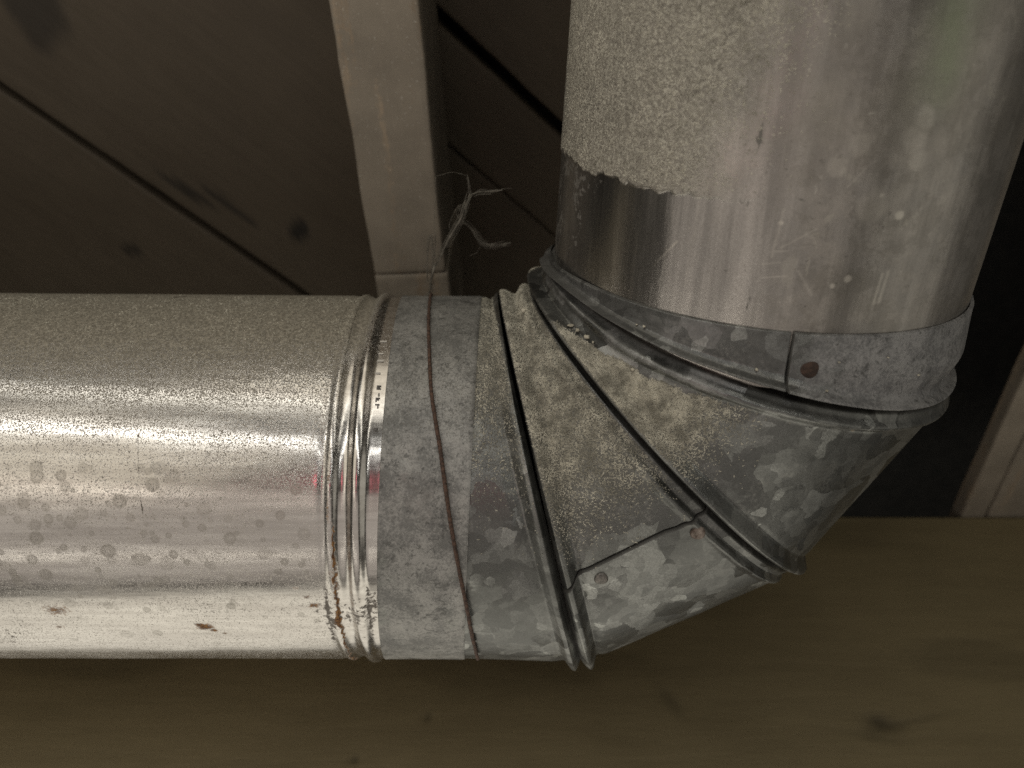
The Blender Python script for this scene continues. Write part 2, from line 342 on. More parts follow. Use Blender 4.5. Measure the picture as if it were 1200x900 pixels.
# ------------------------------------------------------------------ floor and wall (plumb)
FLOOR_Z = -1.81; FRONT_Y = 1.443; BACK_Y = 2.613
def box_grid(x0, x1, y0, y1, z0, z1, bev=0.02):
    """bevelled box as vertices and quads"""
    import bmesh
    bm = bmesh.new(); bmesh.ops.create_cube(bm, size=1)
    for v in bm.verts: v.co = ((x0 + x1) / 2 + v.co.x * (x1 - x0), (y0 + y1) / 2 + v.co.y * (y1 - y0), (z0 + z1) / 2 + v.co.z * (z1 - z0))
    return bm
def floor():
    xs = np.linspace(-7, 9, 401); ys = np.linspace(-0.95, FRONT_Y - 0.006, 150)
    X, Yg = np.meshgrid(xs, ys, indexing='ij')
    Z = np.full_like(X, FLOOR_Z)
    P = np.stack([X, Yg, Z], -1)
    d = np.zeros_like(X)
    def knot(cx, cy, rx, ry, amt, rot=0.0):
        c, s = math.cos(rot), math.sin(rot); dx = (X - cx) * c + (Yg - cy) * s; dy = -(X - cx) * s + (Yg - cy) * c
        r = np.sqrt((dx / rx) ** 2 + (dy / ry) ** 2) + 0.5 * (fbm(P, 6, 3) - 0.5)
        return amt * np.exp(-r ** 2 * 1.2)
    d += knot(2.56, -0.48, 0.15, 0.085, 0.45) + knot(2.53, -0.44, 0.07, 0.05, 0.4) + knot(2.75, -0.45, 0.30, 0.03, 0.25, 0.2)
    d += knot(2.45, -0.56, 0.22, 0.03, 0.25, -0.2)
    d += knot(1.162, -0.296, 0.05, 0.14, 0.4, 0.5) + knot(-0.49, -0.42, 0.025, 0.04, 0.6) + knot(-0.926, -0.706, 0.03, 0.03, 0.7)
    d += 0.25 * sst(0.62, 0.8, fbm(P * np.array([0.3, 1, 1]), 2.2, 4))
    P[..., 2] += 0.012 * (fbm(P, 0.8, 3) - 0.5) - 0.012 * np.clip(d, 0, 1)
    n, m = X.shape
    V = P.reshape(-1, 3)
    # thickness: skirt and underside
    idx = np.concatenate([np.arange(n) * m, (n - 1) * m + np.arange(1, m), (np.arange(n - 2, -1, -1)) * m + m - 1, np.arange(m - 2, 0, -1)])
    low = V[idx].copy(); low[:, 2] = FLOOR_Z - 0.5
    F = [tuple(f) for f in grid_faces(n, m)]
    k = len(idx); o = len(V)
    F += [(idx[i], o + i, o + (i + 1) % k, idx[(i + 1) % k]) for i in range(k)]
    ob = mesh_obj('floor', np.vstack([V, low]), np.array(F), M_FLOOR, None, attrs={'dirt': np.concatenate([np.clip(d, 0, 1).ravel(), np.zeros(k)])})
    ob['kind'] = 'structure'; ob['label'] = 'brown wooden ledge under the duct with one dark knot'
    return ob
floor()

def timber(name, size, mat, parent, local, rot=None, seed=0, cuts=(24, 4, 60), rough=0.006, dirt=None, shear=0.0):
    """a sawn timber: box with softened, slightly uneven edges; size and local centre in R"""
    rs = np.random.RandomState(seed)
    sx, sy, sz = size
    def lin(L, n, b=0.018):
        return np.unique(np.concatenate([np.linspace(-L / 2, L / 2, n), [-L / 2 + b, L / 2 - b, -L / 2 + b / 3, L / 2 - b / 3]]))
    ax = [lin(sx, cuts[0]), lin(sy, cuts[1]), lin(sz, cuts[2])]
    Vs, Fs, o = [], [], 0
    for a in range(3):
        u, v = (a + 1) % 3, (a + 2) % 3
        for sgn in (-1, 1):
            U, Wd = np.meshgrid(ax[u], ax[v], indexing='ij'); P = np.zeros(U.shape + (3,))
            P[..., a] = sgn * size[a] / 2; P[..., u] = U; P[..., v] = Wd
            f = grid_faces(*U.shape)
            Vs.append(P.reshape(-1, 3)); Fs.append((f if sgn > 0 else f[:, ::-1]) + o); o += U.size
    V = np.vstack(Vs); F = np.vstack(Fs)
    key = np.round(V, 5); _, first, invi = np.unique(key, axis=0, return_index=True, return_inverse=True)
    V = V[first]; F = invi.reshape(-1)[F]
    h = np.array(size) / 2; b = 0.022
    q = np.abs(V) - (h - b); qq = np.maximum(q, 0); L = np.linalg.norm(qq, axis=1)
    near = (qq > 0).sum(1) >= 2
    k = np.where(near & (L > b), b / np.maximum(L, 1e-9), 1.0)
    V = np.sign(V) * (np.minimum(np.abs(V), h - b) + qq * k[:, None])
    V = V + rough * 2 * (np.stack([fbm(V + seed * 3.1 + 9 * i, 2.3, 4) for i in range(3)], -1) - 0.5)
    V = V + 0.5 * rough * (np.stack([fbm(V + seed * 1.7 + 5 * i, 14, 2) for i in range(3)], -1) - 0.5)
    V[:, 0] -= V[:, 2] * shear
    at = np.zeros(len(V)) if dirt is None else dirt(V)
    ob = mesh_obj(name, V, F, mat, parent, base=np.zeros(3), attrs={'dirt': at})
    ob.location = (np.array(local, float)) * SC
    if rot is not None: ob.rotation_euler = rot
    return ob

# sheathing boards, nailed on the slant behind the posts
wall = thing('board_wall', (0, BACK_Y, FLOOR_Z), 'dark brown wall of slanting boards behind the posts and ducts', 'wall')
ANG = math.radians(41)
edges = [(-3.25, -1.435, -6.5, -0.60), (-1.335, 1.55, -6.5, -0.60), (1.60, 4.2, -6.5, -0.60), (-1.40, 0.484, -0.56, 1.25), (0.494, 1.125, -0.56, 1.25), (1.215, 3.02, -0.56, 1.25), (3.05, 4.9, -0.56, 1.25), (-5.2, -3.30, -5.0, -0.60)]
du = np.array([math.cos(ANG), -math.sin(ANG)]); dn = np.array([math.sin(ANG), math.cos(ANG)])
for k, (a, b, xa, xb) in enumerate(edges):
    # each board runs down the slant from the upper left; its right end stops behind the riser
    c = (a + b) / 2
    u0 = (xa - c * dn[0]) / du[0]; u1 = (xb - c * dn[0]) / du[0]
    uc, L = (u0 + u1) / 2, (u1 - u0)
    x = uc * du[0] + c * dn[0]; z = uc * du[1] + c * dn[1]
    def dirt(V, x=x, z=z):
        wx = x + V[:, 0] * math.cos(ANG) + V[:, 2] * math.sin(ANG); wz = z - V[:, 0] * math.sin(ANG) + V[:, 2] * math.cos(ANG)
        r = np.zeros(len(V))
        for (px, pz, rx, ry, ro, am) in ((-1.70, 0.322, 0.075, 0.11, -0.5, 1.0), (-3.178, 0.099, 0.085, 0.05, 0.0, 0.8), (-2.572, 0.666, 0.26, 0.035, -0.66, 0.8),
                                         (-2.227, 0.518, 0.26, 0.04, -0.72, 0.8), (-3.3, 2.0, 0.22, 0.30, 0, 0.7)):
            cc, ss = math.cos(ro), math.sin(ro); dx = (wx - px) * cc + (wz - pz) * ss; dz = -(wx - px) * ss + (wz - pz) * cc
            r = np.maximum(r, am * (1 - sst(0.7, 1.2, np.hypot(dx / rx, dz / ry) + 0.4 * (fbm(V, 8, 2) - 0.5))))
        return r
    timber('board', (L, 0.22, b - a), M_BOARD, wall, (x, (0.185, 0.12, 0.11, 0.185, 0.155, 0.12, 0.11, 0.20)[k], z - FLOOR_Z), (0, ANG, 0), seed=k + 3, cuts=(int(L * 22), 3, int((b - a) * 22) + 3), rough=0.010, dirt=dirt, shear=math.tan(ANG))
backing = thing('dark_backing', (0, BACK_Y + 0.35, FLOOR_Z), 'added black backing that stands in for shade in the gap behind the boards', 'sheet')  # added backing, keeps the gap behind the boards dark
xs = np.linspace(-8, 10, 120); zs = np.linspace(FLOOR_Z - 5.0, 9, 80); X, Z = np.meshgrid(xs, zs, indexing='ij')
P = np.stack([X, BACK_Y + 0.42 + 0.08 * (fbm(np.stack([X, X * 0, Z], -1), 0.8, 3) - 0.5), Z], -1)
mesh_obj('sheet', P, grid_faces(*X.shape), M_GAPSHADE, backing)

def post(name, x, w, label, lean, z1, dep=1.165, y=FRONT_Y, group=None):
    t = thing(name, (x, y, FLOOR_Z), label, 'post', group=group)
    t.rotation_euler = (0, lean, 0)
    return t, z1 - FLOOR_Z
LEAN = math.radians(-3.0)
# left post: the long shaft stands on a short block
pl = thing('wooden_post', (-0.52, FRONT_Y, FLOOR_Z), 'whitewashed wooden post behind the wired sleeve of the elbow', 'post')
pl.rotation_euler = (0, LEAN, 0)
timber('shaft', (0.494, 1.16, 5.0), M_POST, pl, (0, 0.583, 2.335 + 2.5), seed=11, cuts=(12, 8, 120), rough=0.012)
timber('block', (0.51, 1.155, 2.80), M_POST, pl, (0.01, 0.5825, 0.931), seed=12, cuts=(12, 8, 60), rough=0.012)
pr = thing('wooden_post', (4.06, FRONT_Y, FLOOR_Z), 'pale painted post pair at the right edge beside the dark gap', 'post')
pr.rotation_euler = (0, math.radians(-2.6), 0)
timber('plank', (0.215, 0.16, 6.9), M_POST, pr, (0.108, 0.083, 2.955), seed=13, cuts=(8, 8, 120), rough=0.008)
timber('plank', (0.9, 0.16, 6.9), M_POST, pr, (0.69, 0.095, 2.955), seed=14, cuts=(16, 8, 120), rough=0.008)

# ------------------------------------------------------------------ the duct run: shared shape
XC, RC = -0.10013821, 1.35079444
DA = (-0.033, 0.006, 0.037); DC = (0.014, 0.001, 0.006); TY = (-0.058, -0.036, 0.093)
K15 = 1 / math.cos(math.radians(15)); YV = np.array([0, 1.0, 0])
XS1, ZS2 = -0.5941, -0.1007
DV = np.array([0.0341, -0.0259, 1.0]); DV /= np.linalg.norm(DV)
BV = np.array([XC + RC, 0, RC]); UV_ = np.cross(YV, DV); UV_ /= np.linalg.norm(UV_); VV = np.cross(DV, UV_)
def joint(i, ph):
    a = math.radians((15, 45, 75)[i]) + DA[i]; e = np.array([math.sin(a), 0, -math.cos(a)]); pn = np.array([math.cos(a), 0, math.sin(a)])
    return np.array([XC, 0, RC]) + e * (RC * K15 + DC[i]) + np.cos(ph)[:, None] * e * K15 + np.sin(ph)[:, None] * (YV + pn * TY[i])
def ring_x(x, ph, s=1.0, r=1.0, sy=None):
    sy = s if sy is None else sy
    return np.array([x, 0, 0]) + r * (-np.cos(ph)[:, None] * np.array([0.05401 * s, 0, 1]) + np.sin(ph)[:, None] * np.array([-0.03672 * sy, 1, 0]))
def ring_v(z, ph, r=1.0):
    return BV + DV * z + r * (np.cos(ph)[:, None] * UV_ + np.sin(ph)[:, None] * VV)
PH = np.radians(np.unique(np.round(np.concatenate([np.linspace(-215, 35, 620), np.linspace(35, 145, 60)[1:-1], np.arange(-99.5, -88.5, 0.10)]), 4)))   # fine where it faces the room
def normals(P):
    du_ = np.roll(P, -1, 0) - np.roll(P, 1, 0); dv_ = np.gradient(P, axis=1)
    n = np.cross(du_, dv_); n /= np.linalg.norm(n, axis=-1)[..., None] + 1e-12
    c = P.mean((0, 1)); s = np.sign(((P - P.mean(0, keepdims=True)) * n).sum(-1).mean()); return n * s

# ------------------------------------------------------------------ horizontal duct
hd = thing('horizontal_duct', (-2.0, 0, -1.0), 'shiny dust-topped horizontal round duct with a rusty rolled ring', 'duct', tilt=True)
def theta(P): return np.degrees(np.arctan2(-P[..., 1], P[..., 2]))       # 0 on top, 90 towards the room
def duct_shell(name, xs, prof, parent, mat, rim=False):
    ph = np.radians(np.concatenate([np.linspace(-40, 150, 640), np.linspace(150, 320, 70)[1:-1]]))
    X, A = np.meshgrid(xs, ph, indexing='ij')
    X = X.T; A = A.T
    ca, sa = np.cos(A), np.sin(A)
    base = np.stack([X * 0.22, sa, ca], -1)
    w = 0.0030 * (fbm(base, 2.6, 3) - 0.5) + 0.0018 * (fbm(np.stack([X * 0.15, sa, ca], -1) + 4, 9, 2) - 0.5) + 0.003 * (fbm(np.stack([X, sa, ca], -1), 3.2, 3) - 0.5)
    r = prof(X) + w
    # the ring is rolled slightly off square
    sq = (-0.0367 * (-sa) * 0.5 - 0.054 * ca * -0.5) * sst(-1.6, -0.75, X) * 0.6
    P = np.stack([X + sq, -sa * r, ca * r], -1)
    return P, X, A
hp = curve_table([(-5, 1.0), (-0.835, 1.0), (-0.812, 0.998), (-0.800, 0.990), (-0.788, 0.998), (-0.770, 1.010), (-0.757, 1.008), (-0.748, 0.998), (-0.730, 0.986), (-0.702, 0.986),
                  (-0.685, 0.998), (-0.665, 1.018), (-0.640, 1.020), (-0.622, 1.006), (-0.611, 0.992), (-0.598, 0.993), (-0.55, 0.989), (-0.3, 0.985)], 0.0095, 40000)
def paint_h(P, X, A):
    th = np.degrees(A); Q = np.stack([X, np.sin(A), np.cos(A)], -1)
    n1 = fbm(Q, 3.0, 4); n2 = fbm(Q, 14, 3)
    dust = np.interp(th, [-40, 8, 20, 29, 36, 42, 50, 58, 66, 76, 90, 130, 150], [1.15, 1.0, .80, .60, .36, .27, .22, .22, .16, .12, .14, .18, .14])
    dust = dust + 0.22 * (n1 - 0.5)
    dust = dust * (1 - 0.35 * sst(-1.25, -1.6, X) * sst(46, 52, th) * sst(66, 60, th))
    dust *= 1 - 0.85 * sst(-0.79, -0.72, X) * sst(20, 34, th)
    dust *= 1 - 0.8 * sst(-0.69, -0.63, X)
    rs = np.random.RandomState(5); spot = np.zeros_like(X)
    for _ in range(190):
        sx = rs.uniform(-2.7, -0.85); st = math.radians(np.clip(rs.normal(78, 14), 58, 112)); sr = rs.uniform(0.010, 0.036) * (1.0 if rs.rand() < .6 else .6)
        d = np.hypot(X - sx, A - st) / sr + 0.35 * (n2 - 0.5)
        spot = np.maximum(spot, (1 - sst(0.75, 1.05, d)) * (0.55 + 0.45 * sst(0.3, 0.95, d)) * rs.uniform(.4, 1))
    rust = np.zeros_like(X)
    line = np.exp(-((X + 0.753 + 0.030 * (n2 - 0.5) + 0.02 * (fbm(Q + 2, 40, 2) - .5)) / (0.0055 + 0.006 * sst(.45, .6, n1))) ** 2) * sst(60, 76, th + 18 * (n1 - .5)) * (0.10 + 1.5 * n2)
    line = line + 0.55 * np.exp(-((X + 0.770) / 0.012) ** 2) * sst(36, 50, th) * sst(0.52, 0.66, n2)
    rust = np.maximum(rust, line)
    for (rx, rt, rr, am) in ((-1.378, 105, 0.035, 1.0), (-1.40, 104, 0.022, .9), (-1.345, 106.5, 0.018, .9), (-1.30, 108, 0.014, .7), (-2.02, 98, 0.05, 0.5), (-0.86, 96, 0.022, .6), (-0.885, 93, 0.015, .6),
                             (-0.93, 90, .014, .6), (-2.05, 105, .02, .5)):
        d = np.hypot((X - rx) * 0.8, (A - math.radians(rt)) * 1.3) / rr
        rust = np.maximum(rust, am * np.exp(-d ** 2) * (0.3 + 1.2 * n2))
    dirt = 0.24 * sst(78, 100, th) + 0.34 * sst(0.55, 0.75, n1) * sst(85, 102, th) + 0.22 * sst(125, 100, th) * sst(84, 92, th) * sst(-1.25, -0.9, X)
    dirt += 0.35 * np.exp(-((X + 0.80) / 0.012) ** 2) + 0.5 * np.exp(-((X + 0.611) / 0.007) ** 2) * 0.5
    dirt += 0.55 * sst(-0.80, -0.77, X) * sst(-0.735, -0.75, X) * sst(0.56, 0.7, n2) * sst(30, 45, th)
    dirt += 0.55 * sst(0.75, 0.3, np.abs(th + 6) / 12) * sst(0.45, 0.65, n1) + 0.5 * sst(0.62, 0.75, n2) * sst(15, 5, th)
    # two long scratches
    for (x0, t0, x1, t1, wd) in ((-1.62, 34, -1.98, 66, 0.0045), (-1.50, 36, -1.60, 50, 0.006), (-1.60, 50, -1.56, 70, 0.006), (-2.05, 45, -2.3, 55, 0.004)):
        a0, a1 = math.radians(t0), math.radians(t1); vx, va = x1 - x0, a1 - a0; L2 = vx * vx + va * va
        s = np.clip(((X - x0) * vx + (A - a0) * va) / L2, 0, 1); d = np.hypot(X - x0 - s * vx, A - a0 - s * va)
        dirt += 0.62 * np.exp(-(d / wd) ** 2) * (0.5 + n2)
    return {'dust': np.clip(dust, 0, 1), 'rust': np.clip(rust, 0, 1.2), 'spot': np.clip(spot, 0, 1), 'dirt': np.clip(dirt, 0, 1)}
xs = np.concatenate([np.linspace(-6.5, -2.75, 40), np.linspace(-2.74, -0.86, 420), np.linspace(-0.855, -0.752, 70)])
P, X, A = duct_shell('pipe', xs, hp, hd, M_BRIGHT)
PIPE_H = mesh_obj('pipe', P, grid_faces(*P.shape[:2], wrap_n=True), M_BRIGHT, hd, attrs=paint_h(P, X, A)); DUCT_TOP = (P, X, A)
xs = np.concatenate([np.linspace(-0.751, -0.56, 130), np.linspace(-0.55, -0.35, 20)])
P, X, A = duct_shell('rolled_ring', xs, hp, hd, M_BRIGHT)
mesh_obj('rolled_ring', P, grid_faces(*P.shape[:2], wrap_n=True), M_BRIGHT, hd, attrs=paint_h(P, X, A))
# stamped size marks beside the sleeve: flat ink on the ring
M_INK = mat_plain('stamp_ink', (0.09, 0.085, 0.075), (0.14, 0.13, 0.12), 50, 0.7)
M_INKW = mat_plain('stamp_pale', (0.45, 0.43, 0.38), (0.55, 0.52, 0.46), 50, 0.7)
def ring_mark(strokes, mat, name):
    Vs, Fs = [], []
    for (x0, t0, x1, t1) in strokes:
        o = len(Vs)
        for (x, tt) in ((x0, t0), (x1, t0), (x1, t1), (x0, t1)):
            for r in (0.993, 0.9955):
                a = math.radians(tt); sq = (-0.0367 * (-math.sin(a)) * 0.5 - 0.054 * math.cos(a) * -0.5) * 0.6
                Vs.append((x + sq, -math.sin(a) * r, math.cos(a) * r))
        Fs += [(o + 1, o + 3, o + 5, o + 7), (o, o + 1, o + 3, o + 2), (o + 2, o + 3, o + 5, o + 4), (o + 4, o + 5, o + 7, o + 6), (o + 6, o + 7, o + 1, o), (o, o + 2, o + 4, o + 6)]
    return mesh_obj(name, Vs, np.array(Fs), mat, hd, smooth=False)
dk = []
for k, (t0, pat) in enumerate(((35.6, 'E'), (37.6, 'I'), (39.2, 'F'), (41.0, '7'), (47.4, 'B'))):
    x0 = -0.590; w_, h_ = 0.020, 1.15
    if pat in 'EFB': dk.append((x0, t0, x0 + 0.006, t0 + h_))
    if pat in 'EF7B': dk.append((x0, t0, x0 + w_, t0 + 0.30))
    if pat in 'EFB': dk.append((x0 + .0062, t0 + 0.45, x0 + w_ * .8, t0 + 0.70))
    if pat in 'EB': dk.append((x0 + .0062, t0 + 0.87, x0 + w_, t0 + h_))
    if pat in 'I7': dk.append((x0 + w_ * .5, t0 + .31, x0 + w_ * .5 + .006, t0 + h_))
    if pat == 'B': dk.append((x0 + w_ - .005, t0 + .31, x0 + w_ , t0 + .86))
ring_mark(dk, M_INK, 'ink_stamp')
ring_mark([(-0.602, 20.0, -0.570, 20.6), (-0.602, 24.8, -0.578, 25.3), (-0.602, 27.3, -0.572, 27.9), (-0.604, 31.5, -0.580, 32.0)], M_INKW, 'pale_tick')

# ------------------------------------------------------------------ segmented elbow
el = thing('duct_elbow', (0.2, 0, -1.0), 'dull galvanised segmented elbow joining the horizontal and upright ducts', 'elbow', tilt=True)
def samples(Lmax, e=0.16, ne=46, nm=60):
    f = min(e / Lmax, 0.42)
    return np.concatenate([np.linspace(0, f, ne), np.linspace(f, 1 - f, nm)[1:-1], np.linspace(1 - f, 1, ne)])
def gore(r0, r1, h0, h1, bw0, bw1, extra=None, ph=PH, s=None):
    """sheet lofted between two joint ellipses; h0 / h1 = bead profile against distance from each joint"""
    P0, P1 = r0(ph), r1(ph)
    if s is None: s = samples(1.3)
    P = P0[:, None] * (1 - s)[None, :, None] + P1[:, None] * s[None, :, None]
    L = np.linalg.norm(P1 - P0, axis=1)[:, None]
    N = normals(P)
    d0 = s[None, :] * L; d1 = (1 - s)[None, :] * L
    k0 = np.minimum(1, 0.46 * L / bw0); k1 = np.minimum(1, 0.46 * L / bw1)
    Q = P + 0.0
    h = h0(d0 / k0) + h1(d1 / k1)
    h = h + 0.006 * (fbm(P, 2.0, 3) - 0.5) + 0.003 * (fbm(P + 5, 7, 2) - 0.5)
    info = dict(s=np.broadcast_to(s[None, :], P.shape[:2]), ph=np.degrees(np.broadcast_to(ph[:, None], P.shape[:2])), d0=d0 + 0 * d1, d1=d1 + 0 * d0, L=L + 0 * d0, N=N)
    if extra is not None: h = h + extra(info, P)
    return P + N * h[..., None], info
flat = lambda d: 0 * d
beadA1 = curve_table([(0, -0.034), (0.006, -0.018), (0.014, 0.016), (0.030, 0.046), (0.052, 0.038), (0.078, 0.004), (0.090, -0.010), (0.120, -0.004), (0.15, 0.0), (0.2, 0), (5, 0)], 0.0035, 40000)
beadB1 = curve_table([(0, -0.034), (0.006, -0.018), (0.014, 0.014), (0.032, 0.046), (0.054, 0.038), (0.080, -0.002), (0.095, -0.016), (0.125, -0.004), (0.15, 0.0), (5, 0)], 0.0035, 40000)
beadB2 = curve_table([(0, -0.060), (0.008, -0.04), (0.020, -0.012), (0.060, -0.014), (0.078, 0.014), (0.092, 0.016), (0.115, 0.0), (5, 0)], 0.0045, 40000)
beadC2 = curve_table([(0, -0.060), (0.005, -0.04), (0.010, 0.026), (0.024, 0.052), (0.040, 0.050), (0.070, 0.020), (0.095, -0.004), (0.115, 0.0), (5, 0)], 0.004, 40000)
beadC3 = curve_table([(0, -0.10), (0.012, -0.075), (0.022, -0.010), (0.050, 0.006), (0.072, 0.030), (0.088, 0.030), (0.110, 0.002), (0.125, 0.0), (5, 0)], 0.0045, 40000)
beadE3 = curve_table([(0, -0.09), (0.010, -0.085), (0.013, 0.030), (0.022, 0.054), (0.032, 0.054), (0.046, 0.018), (0.070, 0.002), (0.110, 0.0), (5, 0)], 0.0035, 40000)
SLX = -0.162
def nz_world(N): return N[..., 1] * TM[2, 1] + N[..., 2] * TM[2, 2]
DUSTY = []
def paint_g(P, inf, kind):
    n1 = fbm(P, 2.5, 4); n2 = fbm(P + 8, 12, 3); up = nz_world(inf['N']); lf = -inf['N'][..., 0]
    z = np.zeros(P.shape[:2]); dust, dirt, ox = z.copy(), z.copy(), z.copy()
    if kind == 'sleeve':
        ox = 0.85 + 0.3 * (n1 - .5); dust = 0.10 + 0.10 * sst(.6, .95, up)
        dirt = 0.32 * sst(0.50, 0.72, n1) + 0.35 * np.exp(-((inf['d1'] - 0.0) / 0.02) ** 2)
    if kind == 'A':
        dust = 0.05 + 0.22 * sst(0.25, 0.95, up + 0.3 * (n1 - .5)) + 0.22 * sst(.8, .98, up); ox = 0.22 * sst(.5, .7, n1); dirt = 0.40 * sst(0.9, 0.2, up) * sst(-0.35, 0.45, up) + 0.10
        dust *= 1 - 0.5 * sst(0.05, 0.0, inf['d1'])
    if kind == 'B':
        dust = 0.06 + 0.56 * sst(0.12, 0.92, up + 0.25 * lf + 0.22 * (n1 - .5)); ox = 0.05 * sst(.5, .7, n1)
        low = sst(-93, -91, inf['ph']); dust *= 1 - 0.95 * low
        dirt = 0.34 * (1 - low) * sst(0.85, 0.25, up) + 0.3 * np.exp(-((inf['d1']) / 0.055) ** 2)
        dirt += 1.6 * sst(-0.75, -0.50, inf['ph'] - BSEAM(inf['s'])) * sst(0.16, 0.06, inf['ph'] - BSEAM(inf['s']))
    if kind == 'C':
        d1 = inf['d1']
        thr = np.interp(inf['ph'], [-215, -180, -150, -124, -105, 40], [.2, .2, .165, .135, .118, .118])
        dust = 0.72 * sst(0.10, 0.85, up + 0.42 * lf + 0.25 * (n1 - .5)) * sst(-0.012, 0.016, d1 - thr + 0.05 * (n2 - .5)) * sst(-68, -116, inf['ph'])
        dust += 0.05; ox = 0.03 + 0.55 * sst(0.125, 0.09, d1) * sst(-95, -115, inf['ph'])
        dirt = 0.30 * sst(0.05, 0.02, d1) + 0.35 * sst(0.07, 0.0, inf['d0']) + 0.45 * sst(0.115, 0.08, d1) * sst(-95, -120, inf['ph']) * (0.5 + n2)
    if kind == 'E':
        ox = 0.35 + 0.55 * sst(-100, -85, inf['ph']); dust = 0.04 + 0 * ox
        dirt = 0.48 * sst(-80, -105, inf['ph']) * (0.5 + n1) + 0.4 * sst(.03, .0, inf['d0'])
        dirt += 1.6 * sst(-0.6, -0.4, inf['ph'] + 97.0) * sst(.16, .06, inf['ph'] + 97.0)
    dirt += 1.0 * (sst(0.016, 0.008, inf['d0']) * (kind not in ('sleeve', 'A')) + sst(0.016, 0.008, inf['d1']) * (kind in 'ABC'))
    if kind != 'sleeve': dust = dust * sst(0.016, 0.040, inf['d0'] if kind in 'BCE' else 1 + inf['d0']) * sst(0.016, 0.040, inf['d1'] if kind in 'ABC' else 1 + inf['d1'])
    return {'dust': np.clip(dust, 0, 1), 'dirt': np.clip(dirt, 0, 1), 'oxide': np.clip(ox, 0, 1)}
def BSEAM(s): return -92.4 + 1.5 * sst(0.16, 0.05, s) + 0.6 * sst(0.70, 0.80, s) + 0.8 * sst(.05, .0, s)
def b_extra(inf, P):
    e = inf['ph'] - BSEAM(inf['s'])
    lim = sst(45, 30, inf['ph'])
    return 0.011 * sst(-0.08, 0.08, e) * lim - 0.030 * np.exp(-((e + 0.32) / 0.20) ** 2)
def e_extra(inf, P):
    e = inf['ph'] + 97.0; rag = 1.2 * (fbm(P, 12, 3) - .5)
    lip = 0.03 * sst(0.10, 0.0, inf['d1']) * sst(-140, -172, inf['ph']) - 0.058 * sst(0.20, 0.03, inf['d0']) * sst(-80, -35, inf['ph']) * sst(80, 40, inf['ph'])
    return 0.009 * sst(-0.15, 0.15, e) * sst(40, 25, inf['ph']) - 0.022 * np.exp(-((e + 0.28) / 0.18) ** 2) + lip + 0.012 * (fbm(P * np.array([1, 1, 3]), 4.5, 2) - 0.5) * sst(-90, -120, inf['ph'])
parts = {}
def add_gore(name, kind, r0, r1, h0, h1, b0, b1, mat, extra=None, label=None, s=None):
    P, inf = gore(r0, r1, h0, h1, b0, b1, extra, s=s)
    at = paint_g(P, inf, kind)
    o = mesh_obj(name, P, grid_faces(*P.shape[:2], wrap_n=True), mat, el, attrs=at)
    if label: o['label'] = label
    parts[kind] = (P, inf, at, o); return o
lipS = curve_table([(0, -0.014), (0.003, 0.000), (0.006, 0.002), (0.03, 0), (5, 0)], 0.0012, 60000)
lipD = curve_table([(0, 0.002), (0.010, 0.004), (0.02, 0.004), (5, 0.004)], 0.004, 4000)
add_gore('sleeve', 'sleeve', lambda p: ring_x(XS1, p), lambda p: ring_x(SLX + 0.006, p, .8, 1.0, 0.0), lipS, lipD, 0.03, 0.05, M_SLEEVE, label='pale mottled end sleeve')
add_gore('gore', 'A', lambda p: ring_x(SLX, p, .8, 0.998, 0.0), lambda p: joint(0, p), flat, beadA1, 0.05, 0.10, M_GALV)
add_gore('gore', 'B', lambda p: joint(0, p), lambda p: joint(1, p), beadB1, beadB2, 0.10, 0.12, M_GALV, b_extra, 'segment with a riveted lap seam')
add_gore('gore', 'C', lambda p: joint(1, p), lambda p: joint(2, p), beadC2, beadC3, 0.12, 0.13, M_GALV)
lipE = curve_table([(0, -0.016), (0.004, 0.0), (0.008, 0.002), (0.03, 0), (5, 0)], 0.0014, 60000)
add_gore('collar', 'E', lambda p: joint(2, p), lambda p: ring_v(ZS2, p, 0.993), beadE3, lipE, 0.11, 0.03, M_COLLAR, e_extra, 'blue grey top collar with a lap seam', s=samples(0.6, .14, 60, 60))

def surf(kind, phd, s):
    P, inf, at, o = parts[kind]
    i = int(np.argmin(np.abs(np.degrees(PH) - phd))); j = int(np.argmin(np.abs(inf['s'][i] - s)))
    return P[i, j], inf['N'][i, j]
def rivet(kind, phd, s, r, hgt, mat, label=None, dish=False):
    c, n = surf(kind, phd, s); t = np.cross(n, [0.2, 0.1, 1]); t /= np.linalg.norm(t); b = np.cross(n, t)
    prof = [(1.06, -0.35), (1.04, 0.15), (0.95, 0.55), (0.75, 0.85), (0.45, 0.96 if not dish else 0.70), (0.12, 1.0 if not dish else 0.55), (0.0, 1.0 if not dish else .55)]
    V, F = [], []; seg = 28
    for k in range(seg):
        a = 2 * math.pi * k / seg
        for (rr, hh) in prof:
            w = 1 + 0.05 * math.sin(3 * a + phd)
            V.append(c + n * (hh * hgt) + r * rr * w * (math.cos(a) * t + math.sin(a) * b))
    o = mesh_obj('rivet', V, grid_faces(seg, len(prof), True), mat, parts[kind][3], base=np.array(el['base']))
    if label: o['label'] = label
    return o
rivet('B', -88.5, 0.245, 0.030, 0.012, M_RIVET, 'dull grey rivet')
rivet('B', -88.5, 0.868, 0.032, 0.012, M_RIVRUST, 'rusting rivet', dish=True)
rivet('E', -92.5, 0.455, 0.034, 0.004, M_RUST, 'flat dark brown rivet')

